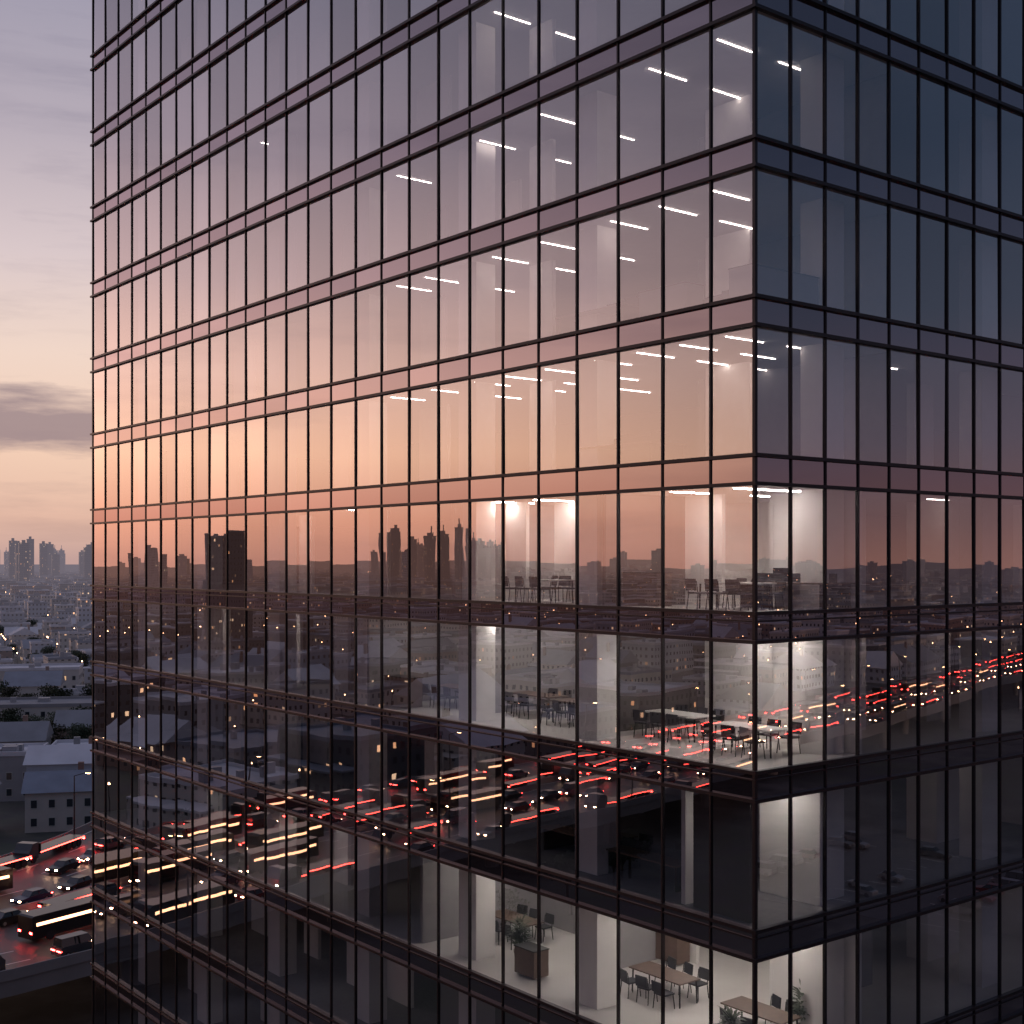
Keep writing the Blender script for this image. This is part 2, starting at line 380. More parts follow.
for j in (2,3,4,5,6,7):       # dim offices along the right hand face
    for x in (7.5,12.5,17.5,24): part(j,x,random.uniform(2.5,4),x+random.uniform(1.0,2.4),4.2,random.choice(['wall_white','wall_grey']))
cab(4,.9,17.0,1.5,18.6,1.1,'low dark cabinet by the glass at the left end of the bright middle storey')
cab(4,8.3,5,8.9,8.6,1.2,'dark cabinet along the back wall of the bright middle storey')
cab(4,4.9,8.3,5.5,10.4,1.2,'dark cabinet in the middle bay of the bright middle storey')
cab(6,5.6,8.2,6.2,10.6,1.1,'low dark cabinet behind the bottom centre table, lowest lit room')
cab(6,1.0,10.0,1.6,11.0,.9,'small low cabinet by the glass right of the potted plant, lowest lit room')
cab(1,.7,.7,3.4,1.5,1.05,'wide grey counter behind the corner glass, upper storey','wall_grey')
cab(1,.6,3.0,1.3,4.8,.95,'grey counter by the left hand glass near the corner, upper storey','wall_grey')
cab(3,.9,4.4,1.5,5.8,1.0,'dark cabinet near the corner table, storey level with the skyline')
def strip(j,x,y,L=1.5,wd=.026,mat='lamp_dim'):
    zc=zb(j)-.335
    b=MB(); b.box(x,y-wd/2,zc-.022,x+L,y+wd/2,zc-.003); b.build('ceiling_light',M[mat],tower)
rows={-1:[(2.6,2),(8.8,1),(11.8,2)],0:[(2.0,2),(4.6,2),(9.4,2),(12.6,2),(17.6,1)],1:[(2.2,1),(4.2,2),(6.2,1),(9.4,2),(11.9,2),(15.8,2),(17.6,1)],2:[(1.7,2),(3.4,2),(5.1,3),(6.9,1),(9.2,2),(11.2,3),(12.9,2),(15.4,2),(18.0,1)],-2:[(5.6,1),(11.2,2),(14.4,1)],
 5:[(10.5,1),(17,1),(24,1)],7:[(7,1),(14,2),(22,1),(31,1)],8:[(18,1),(29,1)]}  # strips on this line added to lift the dark lower storeys
for j,rr_ in rows.items():
    for (y,n) in rr_:
        for q in range(n): strip(j,.8+q*2.5,y,1.5)
strip(-1,1,28.5,.5,.07)
for j,x in ((2,8.2),(4,8.0),(4,14),(6,8.4),(6,14.5),(5,9.5),(3,11),(3,19)): strip(j,x,2.4,1.2)
LAMPS={3:[2.0,4.4,10.6,12.6],4:[2.0,5.0,10.2,12.6,16.6],6:[2.0,5.0,7.6,11.4,13.8]}
for j,ys in LAMPS.items():
    for y in ys:
        for x in (1.5,4.9):
            if y<3.4 and x>4: x=3.0
            strip(j,x,y,1.6,.1,'lamp')
strip(5,1.6,1.5,1.2,.1,'lamp')
for j,y in ((3,27.5),(4,28.6),(4,35.6),(6,30.6),(3,21.6),(6,24.6)): strip(j,1.2,y,.6,.06,'lamp')

# ------------------------------------------------------------------ furniture
def wpos(j,x,y): 
    p=RT@Vector((x,y,0)); return (p.x,p.y,zb(j+1)+.332)
def make_table(L=2.2,Wd=.9,mat='table_white'):
    r=empty('table',(0,0,0))
    b=MB(); b.box(-L/2,-Wd/2,.71,L/2,Wd/2,.75); b.build('tabletop',M[mat],r)
    for sx_ in (-1,1):
        for sy_ in (-1,1):
            b=MB(); b.tube((sx_*(L/2-.08),sy_*(Wd/2-.08),0),(sx_*(L/2-.1),sy_*(Wd/2-.1),.709),.022,.028); b.build('leg',M['black'],r)
    return r
def make_chair():
    r=empty('chair',(0,0,0))
    b=MB(); b.box(-.22,-.22,.43,.22,.22,.48); b.build('seat',M['fabric'],r)
    b=MB(); b.box(-.21,.2,.55,.21,.24,.88,M=Matrix.Rotation(R(-6),4,'X')); b.build('backrest',M['fabric'],r)
    for sx_ in (-1,1):
        b=MB(); b.tube((sx_*.22,-.22,0),(sx_*.19,-.18,.429),.014,.014,6); b.build('leg',M['black'],r)
        b=MB(); b.tube((sx_*.22,.25,0),(sx_*.2,.2,.429),.014,.014,6); b.tube((sx_*.2,.2,.43),(sx_*.2,.26,.8),.013,.013,6); b.build('leg',M['black'],r)
    return r
def make_desk():
    r=empty('desk',(0,0,0))
    b=MB(); b.box(-1.5,-.75,.71,1.5,.75,.75); b.build('tabletop',M['wood'],r)
    for s in (-1,1):
        b=MB(); b.box(s*1.4-.03,-.65,0,s*1.4+.03,.65,.709); b.build('leg',M['black'],r)
    b=MB(); b.box(-1.45,-.02,.751,1.45,.02,1.0); b.build('divider_screen',M['fabric'],r)
    for x in (-.75,.75):
        b=MB(); b.box(x-.28,-.3,.86,x+.28,-.27,1.15); b.box(x-.04,-.27,.751,x+.04,-.22,.95); b.build('monitor',M['black'],r)
    return r
def make_plant(hh=1.6):
    r=empty('potted_plant',(0,0,0))
    b=MB(); b.tube((0,0,0),(0,0,.35),.14,.2,12); b.build('pot',M['pot'],r)
    b=MB(); rr=random.Random(3)
    b.tube((0,0,.33),(0,0,hh*.6),.02,.012,6)
    for i in range(170):
        az=rr.uniform(0,6.28); z0=rr.uniform(.4,hh*.78); ln=rr.uniform(.3,.65)
        d_=Vector((math.cos(az),math.sin(az),rr.uniform(.2,1.1))).normalized(); s_=d_.cross(Vector((0,0,1))).normalized()*.045
        p0=Vector((0,0,z0)); p1=p0+d_*ln*.55; p2=p0+d_*ln+Vector((0,0,-.12))
        b.quad(tuple(p0),tuple(p1-s_),tuple(p2),tuple(p1+s_))
    b.build('foliage',M['leaf'],r)
    return r
T0=make_table(); T1=make_table(2.2,.9,'wood'); C0=make_chair(); D0=make_desk(); P0=make_plant()
used=set()
def put(proto,j,x,y,rz,label,cat,group=None):
    if proto.name not in used: used.add(proto.name); o=proto
    else: o=copy_tree(proto)
    o.location=wpos(j,x,y); o.rotation_euler=(0,0,ANG+rz); o['label']=label; o['category']=cat
    if group: o['group']=group
    elif 'group' in o: del o['group']
    return o
def table_set(j,x,y,rz,tl,cl,grp,n=3,skip=(),T=None):
    put(T or T0,j,x,y,rz,tl,'table')
    for i in range(n):
        for s in (-1,1):
            if (i,s) in skip: continue
            off=Vector(((i-(n-1)/2)*.72,s*.72,0)); off.rotate(Matrix.Rotation(rz,3,'Z'))
            put(C0,j,x+off.x,y+off.y,rz+(0 if s>0 else math.pi)+random.uniform(-.35,.35),cl,'chair',grp)
table_set(4,2.6,2.4,R(90),'white meeting table nearest the glass corner on the bright middle storey','dark chair at the white table nearest the corner, bright middle storey','chairs at corner table')
table_set(4,3.2,5.8,R(90),'second white table from the corner on the bright middle storey','dark chair at the second white table from the corner, bright middle storey','chairs at second table')
table_set(4,3.0,10.0,R(90),'dark table right of the pair between the wide columns, bright middle storey','dark chair at the right table between the wide columns, bright middle storey','chairs right between columns',T=T1)
table_set(4,3.4,12.7,R(90),'dark table left of the pair between the wide columns, bright middle storey','dark chair at the left table between the wide columns, bright middle storey','chairs left between columns',n=2,T=T1)
table_set(4,2.8,16.6,R(90),'dark table nearest the left end wall of the bright middle storey','dark chair at the table nearest the left end wall, bright middle storey','chairs at end table',T=T1)
table_set(6,3.2,6.4,R(90),'dark table at the bottom centre of the lowest lit room','dark chair at the bottom centre table of the lowest lit room','chairs bottom centre',T=T1)
table_set(6,3.4,14.0,R(90),'dark table left of the potted plant in the lowest lit room','dark chair at the table left of the potted plant','chairs by the plant',T=T1)
table_set(6,3.0,2.4,R(90),'dark table close to the tower corner in the lowest lit room','dark chair at the corner table in the lowest lit room','chairs lowest corner',n=2,T=T1)
table_set(3,2.4,2.8,R(90),'white table nearest the corner on the storey level with the skyline','dark chair at the corner table, storey level with the skyline','chairs skyline corner')
table_set(3,1.9,10.6,R(90),'white table left of the dark panelling on the storey level with the skyline','dark chair left of the dark panelling, storey level with the skyline','chairs skyline second')
put(P0,6,2.0,12.0,0,'leafy potted plant beside the glass in the lowest lit room, left of centre','plant')
put(P0,6,3.9,1.6,1,'leafy potted plant by the right hand glass, lowest lit room','plant')
put(P0,6,.8,1.5,2,'potted plant at the bottom edge just left of the tower corner','plant')
put(P0,6,1.2,36.6,3,'potted plant alone in a dim window near the far left edge','plant')
for (j,x,y,l) in ((3,4.0,2.0,'dark desk behind the corner table, storey level with the skyline'),
    (1,2.7,2.8,'dark desk behind the grey corner counter, upper storey'),(1,1.2,6.8,'dark desk behind the fourth bay from the corner, upper storey'),
    (-1,3,2.0,'dark desk just visible behind the uppermost corner panes'),(5,1.9,5.4,'dark desk in the unlit storey near the corner'),(5,2.4,9.0,'dark desk in the unlit storey, second from the corner'),(2,1.5,6.0,'dark desk behind warm reflection one storey above the skyline'),(5,2.2,15.4,'dark desk in the unlit storey, third from the corner')):
    put(D0,j,x,y,R(90),l,'desk')

# ------------------------------------------------------------------ highways
def catmull(P,step=6):
    pts=[]; P=[Vector((*p,0)) for p in P]; P=[2*P[0]-P[1]]+P+[2*P[-1]-P[-2]]
    for i in range(1,len(P)-2):
        p0,p1,p2,p3=P[i-1:i+3]; n=max(2,int((p2-p1).length/step))
        for q in range(n):
            t_=q/n
            pts.append(.5*((2*p1)+(-p0+p2)*t_+(2*p0-5*p1+4*p2-p3)*t_*t_+(-p0+3*p1-3*p2+p3)*t_**3))
    pts.append(P[-2]); return pts
def frames(pts):
    out_=[]
    for i,p in enumerate(pts):
        d_=(pts[min(i+1,len(pts)-1)]-pts[max(i-1,0)]).normalized()
        out_.append((p,d_,Vector((-d_.y,d_.x,0))))
    return out_
RA=catmull([(-620,-80),(-500,-45),(-400,-12),(-330,15),(-252,46),(-198,70),(-154,93),(-112,112),(-80,125),(-58,143),(-46,168),(-40,210),(-36,300),(-32,420)])
RB=catmull([(120,-70),(200,-20),(299,30),(390,64),(480,104),(600,150),(900,262)])
def sweep(fr,prof,closed=True):
    b=MB(); n=len(prof)
    for (p,d_,nn) in fr:
        for (o_,z_) in prof: q=p+nn*o_; b.v.append((q.x,q.y,z_))
    for i in range(len(fr)-1):
        for a_ in range(n if closed else n-1):
            c_=(a_+1)%n
            b.f.append((i*n+a_,i*n+c_,(i+1)*n+c_,(i+1)*n+a_)); b.m.append(0)
    return b
DZ=8.0; LW=3.85
def highway(name,pts,hw,lanes):
    fr=frames(pts)
    deck=sweep(fr,[(-hw,DZ-1.6),(hw,DZ-1.6),(hw,DZ-.01),(-hw,DZ-.01)]).build(name,M['concrete']); tag(deck,kind='structure')
    sweep(fr,[(-hw+.4,DZ),(hw-.4,DZ)],False).build('road_surface',M['asphalt'],deck)
    for s in (-1,1):
        sweep(fr,[(s*hw-.2,DZ-.005),(s*hw+.2,DZ-.005),(s*hw+.12,DZ+1.0),(s*hw-.12,DZ+1.0)]).build('parapet',M['concrete'],deck)
    sweep(fr,[(-.35,DZ+.004),(.35,DZ+.004),(.12,DZ+.9),(-.12,DZ+.9)]).build('median_barrier',M['concrete'],deck)
    for s in (-1,1):
        for i in range(lanes+1):
            off=s*(.85+LW*i)
            if i in (0,lanes): b=sweep(fr,[(off-.12,DZ+.006),(off+.12,DZ+.006)],False)
            else:
                b=MB()
                for q in range(0,len(fr)-1,2):
                    (p,d_,nn)=fr[q]; a0=p+nn*off; 
                    b.quad(*[tuple(Vector((v.x,v.y,DZ+.006))) for v in (a0-nn*.09,a0+nn*.09,a0+nn*.09+d_*4,a0-nn*.09+d_*4)])
            b.build('lane_line',M['paint'],deck)
    for q in range(3,len(fr)-1,5):
        (p,d_,nn)=fr[q]; b=MB()
        for s in (-1,1):
            c=p+nn*s*hw*.55; b.tube((c.x,c.y,0),(c.x,c.y,DZ-2.6),1.1,1.0,12)
        a0=p-nn*hw*.85; a1=p+nn*hw*.85
        b.tube((a0.x,a0.y,DZ-2.2),(a1.x,a1.y,DZ-2.2),.75,.75,6)
        b.build('pier',M['concrete'],deck)
    return fr
HA,HB=21,14
frA=highway('highway',RA,HA,5); frB=highway('highway',RB,HB,3)

def car_shapes(van=False):
    body=MB(); L=2.25; Wd=.88
    h=.95 if not van else 1.2
    prof=[(-L,.35),(-L+.05,.8),(-L+.12,h-.02),(-1.5,h),(.9,h),(L-.25,.82),(L-.02,.6),(L,.32),(1.75,.25),(-1.8,.25)]
    body.prism(prof[::-1],-Wd,Wd)
    cab_=MB(); top=1.45 if not van else 2.0
    xs=(-1.75,-1.25,.35,.95) if not van else (-2.05,-1.95,1.0,1.6)
    lo=[(xs[0],-.8,h),(xs[3],-.8,h),(xs[3],.8,h),(xs[0],.8,h)]; hi=[(xs[1],-.64,top),(xs[2],-.64,top),(xs[2],.64,top),(xs[1],.64,top)]
    cab_.v+=lo+hi
    for f_ in ((0,1,5,4),(1,2,6,5),(2,3,7,6),(3,0,4,7)): cab_.f.append(f_); cab_.m.append(0)
    roof=MB(); roof.box(xs[1]-.03,-.66,top-.03,xs[2]+.03,.66,top+.02)
    for s in (-1,1):
        xm=(xs[1]+xs[2])/2; roof.box(xm-.05,s*.74-.05,h,xm+.05,s*.74+.05,top-.02)
    wheels=[]
    for sx_ in (-1.4,1.4):
        for sy_ in (-1,1):
            wb=MB(); wb.tube((0,-.1,0),(0,.1,0),.33,.33,14); rb=MB(); rb.tube((0,sy_*.1,0),(0,sy_*.112,0),.2,.2,10)
            wheels.append((sx_,sy_*.8,wb,rb))
    hl=[];tl=[]
    for s in (-1,1):
        b=MB(); b.box(L-.2,s*.66-.15,.6,L+.02,s*.66+.15,.7); hl.append(b)
        b=MB(); b.box(-L-.02,s*.54-.34,.75,-L+.2,s*.54+.35,.85); tl.append(b)
    return body,cab_,roof,wheels,hl,tl
protos={}; flat={}; flatMB={}; parked={}
def I4(x,y,z): return Matrix.Translation((x,y,z))
for cname in paints:
    for van in (False,True):
        if van and cname not in ('grey','silver'): continue
        key=(cname,'van' if van else 'car'); body,cab_,roof,wh,hl,tl=car_shapes(van); pm=M['paint_'+cname]
        a=MB(); I=Matrix.Identity(4)
        a.add(body,I,0); a.add(roof,I,0); a.add(cab_,I,1)
        for (x,y,wb,rb) in wh: a.add(wb,I4(x,y,.33),2)
        for b in hl: a.add(b,I,3)
        for b in tl: a.add(b,I,4)
        flatMB[key]=a; flat[key]=a.mesh('car',[pm,M['carglass'],M['tyre'],M['head'],M['tail']])
        parked[key]=a.mesh('car',[M['paint_silver'] if cname in('black','blue') else pm,M['carglass'],M['tyre'],M['lens'],M['lens']])
        protos[key]=dict(body=body.mesh('body',pm),window=cab_.mesh('windows',M['carglass']),roof=roof.mesh('roof',pm),wheel=[(x,y,wb.mesh('wheel',M['tyre']),rb.mesh('rim',M['rim'])) for x,y,wb,rb in wh],
            head=[b.mesh('headlight',M['head']) for b in hl],tail=[b.mesh('tail_light',M['tail']) for b in tl])
def full_car(key,loc,rz,nm):
    r=empty(nm,loc,rz); P=protos[key]
    link('body',P['body'],r); link('windows',P['window'],r); link('roof',P['roof'],r)
    for x,y,wm,rm in P['wheel']:
        o=link('wheel',wm,r); o.location=(x,y,.33); link('rim',rm,o)
    for m in P['head']: link('headlight',m,r)
    for m in P['tail']: link('tail_light',m,r)
    return r
def coach_parts():  # made-up coach, its glowing window band stands in for a light streak
    P=[]; b=MB(); b.prism([(-6,.4),(-6,2.7),(-5.8,2.85),(5.6,2.85),(5.9,2.6),(6,1.4),(6,.4)][::-1],-1.25,1.25); P.append(('body',b,'paint_black'))
    for s in (-1,1):
        b=MB(); b.box(-5.5,s*1.262-.01,1.75,5.3,s*1.262+.01,2.08); P.append(('streak_windows',b,'coach_streak'))
    b=MB(); b.box(6.0,-1.1,1.4,6.02,1.1,2.5); P.append(('windscreen',b,'carglass'))
    for x in (-3.8,3.9):
        for s in (-1,1):
            b=MB(); b.tube((x,s*1.0,.5),(x,s*1.27,.5),.5,.5,14); P.append(('wheel',b,'tyre'))
    for s in (-1,1):
        b=MB(); b.box(5.99,s*.95-.18,.7,6.04,s*.95+.18,.82); P.append(('headlight',b,'head'))
        b=MB(); b.box(-6.03,s*1.0-.2,1.0,-5.98,s*1.0+.2,1.2); P.append(('tail_light',b,'tail'))
    return P
def lorry_parts():     # low made-up flat-bed lorry, its red side rows imitating light streaks
    P=[]; b=MB(); b.box(-6.5,-1.25,1.0,4.0,1.25,1.3); b.box(3.8,-1.25,1.301,4.0,1.25,2.4); P.append(('flat_bed',b,'paint_black'))
    b=MB(); b.prism([(4.3,.5),(4.3,2.6),(5.5,2.6),(6.1,1.8),(6.4,1.5),(6.4,.5)][::-1],-1.2,1.2); P.append(('driver_cab',b,'paint_grey'))
    b=MB(); b.box(-6.3,-.5,.7,4.6,.5,.99); P.append(('chassis',b,'black'))
    for s in (-1,1):
        b=MB(); b.box(-6.4,s*1.262-.01,1.1,3.9,s*1.262+.01,1.24); P.append(('streak_light_row',b,'marker'))
    for x in (-5.2,-4.0,-2.8,5.2):
        for s in (-1,1):
            b=MB(); b.tube((x,s*.9,.5),(x,s*1.22,.5),.49,.49,14); P.append(('wheel',b,'tyre'))
    for s in (-1,1):
        b=MB(); b.box(6.39,s*.9-.18,.75,6.44,s*.9+.18,.88); P.append(('headlight',b,'head'))
        b=MB(); b.box(-6.53,s*.95-.22,.8,-6.48,s*.95+.22,.97); P.append(('tail_light',b,'tail'))
    return P
big={}
for nm_,fn in (('coach',coach_parts),('lorry',lorry_parts)):
    P=fn(); mats=[]; a=MB()
    for (n_,b,m_) in P:
        if m_ not in mats: mats.append(m_)
        bb=MB(); bb.v=b.v; bb.f=b.f; bb.m=[0]*len(b.f); a.add(bb,Matrix.Identity(4),mats.index(m_))
    big[nm_]=(a.mesh(nm_,[M[m_] for m_ in mats]),[(n_,b.mesh(n_,M[m_])) for (n_,b,m_) in P],a,mats)
cand=[]
def traffic(fr,lanes,gap,lo,tagname):
    L=0; seg=[]
    for i in range(len(fr)-1):
        l=(fr[i+1][0]-fr[i][0]).length; seg.append((L,l,i)); L+=l
    for s in (-1,1):
        for ln in lanes[s]:
            off=s*(.85+LW*(ln+.5)); pos=random.uniform(0,gap)
            while pos<L:
                rv=random.random()
                typ='coach' if (rv<.13) else ('lorry' if rv<.34 else 'car')
                ln_=12.5 if typ!='car' else 4.6
                c0=pos+ln_/2
                for (a0,l,i) in seg:
                    if a0<=c0<a0+l: break
                f_=(c0-a0)/l; p=fr[i][0].lerp(fr[i+1][0],f_); d_=fr[i][1].lerp(fr[i+1][1],f_).normalized(); nn=Vector((-d_.y,d_.x,0))
                q=p+nn*off
                if lo(q):
                    dd=d_ if s<0 else -d_
                    cand.append((q.length,(q.x,q.y,DZ+.01),math.atan2(dd.y,dd.x),s,ln,tagname,typ))
                pos+=ln_+random.uniform(1.2,3.0)+(gap if random.random()<.22 else 0)
traffic(frA,{-1:[0,2,4],1:[0,2,4]},9,lambda q:q.x>-400 and q.y<178,'left')
traffic(frB,{-1:[0,2],1:[0,2]},8,lambda q:215<q.x<560,'right')
cand.sort(key=lambda c:c[0]); stuffcars=MB()
keys=list(protos)
indset=set(id(c) for c in [c for c in cand if c[5]=='left'][:210]+[c for c in cand if c[5]=='right'][:85])
smats=[]; sidx={}
def sm(m_):
    if m_.name not in sidx: sidx[m_.name]=len(smats); smats.append(m_)
    return sidx[m_.name]
for c in cand:
    kx=random.choice(keys+[('black','car'),('blue','car'),('black','car')]); typ=c[6]
    place='highway left of the tower' if c[5]=='left' else 'highway mirrored in the right face'
    dirw='outbound' if c[3]>0 else 'inbound'; lw=['one','two','three','four','five'][c[4]]
    if id(c) in indset:
        if typ=='car':
            nm=kx[1]
            if c[5]=='left' and c[0]<175: o=full_car(kx,c[1],c[2],nm)
            else:
                o=link(nm,flat[kx]); o.location=c[1]; o.rotation_euler=(0,0,c[2])
            tag(o,f"{kx[0]} {nm}, lamps lit, {dirw} lane {lw}, {place}",nm,f"{kx[0]} {nm}s, {dirw} lane {lw}, {place}")
        else:
            if c[5]=='left' and c[0]<175:
                o=empty(typ,c[1],c[2])
                for n_,me in big[typ][1]: link(n_,me,o)
            else:
                o=link(typ,big[typ][0]); o.location=c[1]; o.rotation_euler=(0,0,c[2])
            dsc='made-up dark coach with warm window streak' if typ=='coach' else 'made-up flat-bed lorry with red light streak'
            tag(o,f"{dsc}, {dirw} lane {lw}, {place}",typ,f"{typ}s, {dirw} lane {lw}, {place}")
    else:
        T=Matrix.Translation(c[1])@Matrix.Rotation(c[2],4,'Z')
        if typ=='car': src=flatMB[kx]; ml=[M['paint_'+kx[0]],M['carglass'],M['tyre'],M['head'],M['tail']]
        else: src=big[typ][2]; ml=[M[m_] for m_ in big[typ][3]]
        tmp=MB(); tmp.v=src.v; tmp.f=src.f; tmp.m=[sm(ml[i]) for i in src.m]; stuffcars.add(tmp,T)
if stuffcars.v: tag(stuffcars.build('distant_traffic',smats),'far-off mass of small vehicles with lit lamps filling the remote lanes','traffic',kind='stuff')
lotA=R(28)
b=MB(); b.box(-26,-22,-.1,26,22,.02); lot=b.build('car_park',M['asphalt']); lot.location=(178,46,.01); lot.rotation_euler=(0,0,lotA); tag(lot,kind='structure')
for r_ in range(3):
    for c_ in range(8):
        b=MB(); xx=-22+c_*5.6; yy=-15+r_*15
        b.box(xx-.06,yy-2.7,.021,xx+.06,yy+2.7,.026); b.build('bay_line',M['paint'],lot)
        if random.random()<.3 or c_==7: continue
        kx=random.choice([k_ for k_ in keys if k_[0] in ('silver','grey','red')]); nm=kx[1]
        v=Matrix.Rotation(lotA,3,'Z')@Vector((xx+2.8,yy,0))
        o=link(nm,parked[kx]); o.location=(178+v.x,46+v.y,.035); o.rotation_euler=(0,0,lotA+R(90)*random.choice([1,-1]))
        tag(o,f"parked {kx[0]} {nm}, lamps off, bay {['one','two','three','four','five','six','seven'][c_]} of the {['front','middle','back'][r_]} car park row",nm)

def make_lamp():
    r=empty('street_lamp',(0,0,0))
    b=MB(); b.tube((0,0,0),(0,0,9),.12,.07,8); b.tube((0,0,8.95),(1.9,0,9.5),.06,.05,6); b.build('pole',M['black'],r)
    b=MB(); b.box(1.7,-.16,9.42,2.5,.16,9.56); b.build('lamp_head',M['black'],r)
    b=MB(); b.box(1.78,-.12,9.37,2.42,.12,9.418); b.build('lamp_glass',M['street'],r)
    return r
L0=make_lamp(); first=True
for nm,fr,hw in (('left',frA,HA),('right',frB,HB)):
    for q in range(4,len(fr)-2,7):
        p,d_,nn=fr[q]
        if nm=='left' and (p.x<-430 or p.y>200): continue
        for s in (-1,1):
            o=L0 if first else copy_tree(L0); first=False
            c=p+nn*s*(hw-.7); o.location=(c.x,c.y,DZ); o.rotation_euler=(0,0,math.atan2(-nn.y*s,-nn.x*s))
            sd='near' if s<0 else 'far'
            tag(o,f"slim lit street lamp, {sd} edge of the highway {'left of the tower' if nm=='left' else 'mirrored in the right face'}",'street lamp',f"street lamps {sd} edge {nm} highway")

# ------------------------------------------------------------------ city
GA=R(24)
polyA=[f_[0] for f_ in frA]; polyB=[f_[0] for f_ in frB]
def roadd(x,y):
    v=Vector((x,y,0)); return min(min((v-p).length-HA for p in polyA),min((v-p).length-HB for p in polyB))
storey_words={2:'two',3:'three',4:'four',5:'five',6:'six',7:'seven',8:'eight'}
def building(x,y,wd,dp,hh,rz,style,rooft='flat',windows=False,label=None,group=None,nm='building',roofm=None):
    r=empty(nm,(x,y,0),rz)
    wm=M[('plain_' if windows else 'city_')+style]
    b=MB(); b.box(-wd/2,-dp/2,0,wd/2,dp/2,hh)
    wing=random.random()<.4 and not windows
    ww=min(5,wd*.3)
    if wing: b.box(wd/2-.01,-dp/2+1,0,wd/2+ww,dp/2-2,hh*.6)
    b.build('wall',wm,r)
    rm=M[roofm or random.choice(['roof_grey','roof_blue','roof_pale'])]
    b=MB()
    if rooft=='flat':
        b.box(-wd/2-.2,-dp/2-.2,hh+.003,wd/2+.2,dp/2+.2,hh+.25)
        for (x0,y0,x1,y1) in ((-wd/2-.2,-dp/2-.2,wd/2+.2,-dp/2+.15),(-wd/2-.2,dp/2-.15,wd/2+.2,dp/2+.2),(-wd/2-.2,-dp/2+.16,-wd/2+.15,dp/2-.16),(wd/2-.15,-dp/2+.16,wd/2+.2,dp/2-.16)):
            b.box(x0,y0,hh+.253,x1,y1,hh+.9)
        if wing: b.box(wd/2+.21,-dp/2+.8,hh*.6+.003,wd/2+ww+.2,dp/2-1.8,hh*.6+.4)
        ro=b.build('roof',rm,r)
        for q in range(random.choice([2,3,4])):
            ux=random.uniform(-.4,.25)*wd; uy=random.uniform(-.4,.25)*dp; s=random.uniform(1.0,3)
            b=MB(); b.box(ux,uy,hh+.252,ux+s,uy+s*.7,hh+.25+random.uniform(.8,2.4)); b.build('roof_unit',M['unit'],ro)
    else:
        e=.6; rh=min(wd,dp)*.3
        if wd<dp: b.prism([(-wd/2-e,hh),(wd/2+e,hh),(0,hh+rh)] ,-dp/2-e,dp/2+e)
        else:
            t_=MB(); t_.prism([(-dp/2-e,hh),(dp/2+e,hh),(0,hh+rh)],-wd/2-e,wd/2+e); b.add(t_,Matrix.Rotation(R(90),4,'Z'))
        ro=b.build('roof',rm,r)
        b=MB(); b.box(wd*.2,dp*.1,hh+.5,wd*.2+1,dp*.1+1,hh+rh+1.2); b.build('chimney',M['plain_brown brick'],ro)
    if windows:
        ns=max(1,int(hh/3.2))
        def win(px,py,pz,ax):
            b=MB(); 
            if ax=='y': b.box(px-.6,py-.06,pz,px+.6,py+.05,pz+1.6)
            else: b.box(px-.05,py-.6,pz,px+.06,py+.6,pz+1.6)
            wo=b.build('window',M['win_frame'],r); b=MB()
            if ax=='y': b.box(px-.5,py-.09,pz+.12,px+.5,py-.062,pz+1.48)
            else: b.box(px+.062,py-.5,pz+.12,px+.09,py+.5,pz+1.48)
            b.build('pane',M['win_lit'] if random.random()<.05 else M['win_dark'],wo)
        for s in range(ns):
            n=max(2,min(12,int(wd/2.9)))
            for i in range(n): win(-wd/2+wd*(i+.5)/n,-dp/2,1.0+s*3.2,'y')
            n=max(2,min(5,int(dp/3.2)))
            for i in range(n): win(wd/2,-dp/2+dp*(i+.5)/n,1.0+s*3.2,'x')
    tag(r,label,'building',group); return r
hand=[(-97,224,12,11,8,R(8),'pale cream','gable','roof_pale','pale pitched-roof house just beyond the highway at the left edge'),
 (-81,233,12,10,7,R(14),'pale cream','gable','roof_blue','cream house with slate roof just beyond the highway beside the tower edge'),
 (-86,252,15,10,9,R(10),'pale blue','gable','roof_pale','bluish pitched-roof house behind the two nearest houses'),
 (-104,262,16,12,9,R(8),'grey concrete','flat','roof_pale','grey flat-roofed block left of the bluish pitched-roof house'),
 (-92,284,17,11,7,R(12),'pale cream','flat','roof_pale','low cream flat-roofed shed between highway and civic block'),
 (-114,290,18,12,8,R(12),'grey concrete','gable','roof_grey','grey pitched-roof house left of the cream shed'),
 (-132,340,46,18,10,R(10),'pale cream','flat','roof_grey','long pale civic building with rows of windows at the far left edge'),
 (-103,314,14,12,8,R(12),'brown brick','gable','roof_grey','small brown brick house with pitched roof beside the dark trees'),
 (-166,440,36,18,11,R(14),'pale cream','flat','roof_pale','wide pale block beyond the line of trees, left edge'),
 (-150,405,16,14,9,R(14),'pale cream','gable','roof_blue','pale blue-roofed house between trees and the wide pale block'),
 (-128,388,20,12,8,R(8),'pale blue','flat','roof_pale','bluish flat-roofed house beside the tower edge beyond the trees')]
for (x,y,wd,dp,hh,rz,st,rt,rm_,lb) in hand: building(x,y,wd,dp,hh,rz,st,rt,True,lb,roofm=rm_)
building(-606,342,15,14,62,R(20),'dark slate','flat',False,'lone dark tower block standing above the skyline, mirrored left of centre',roofm='roof_grey')
cg,sg=math.cos(GA),math.sin(GA)
far=MB(); styles=list(wallc)
farm=[M['city_'+s] for s in styles]+[M['roof_grey'],M['roof_pale'],M['roof_blue']]
lampfar=MB()
cells=[]
def near_hand(x,y,m=3):
    for h_ in hand:
        if math.hypot(x-h_[0],y-h_[1])<max(h_[2],h_[3])*.5+12+m: return True
    return False
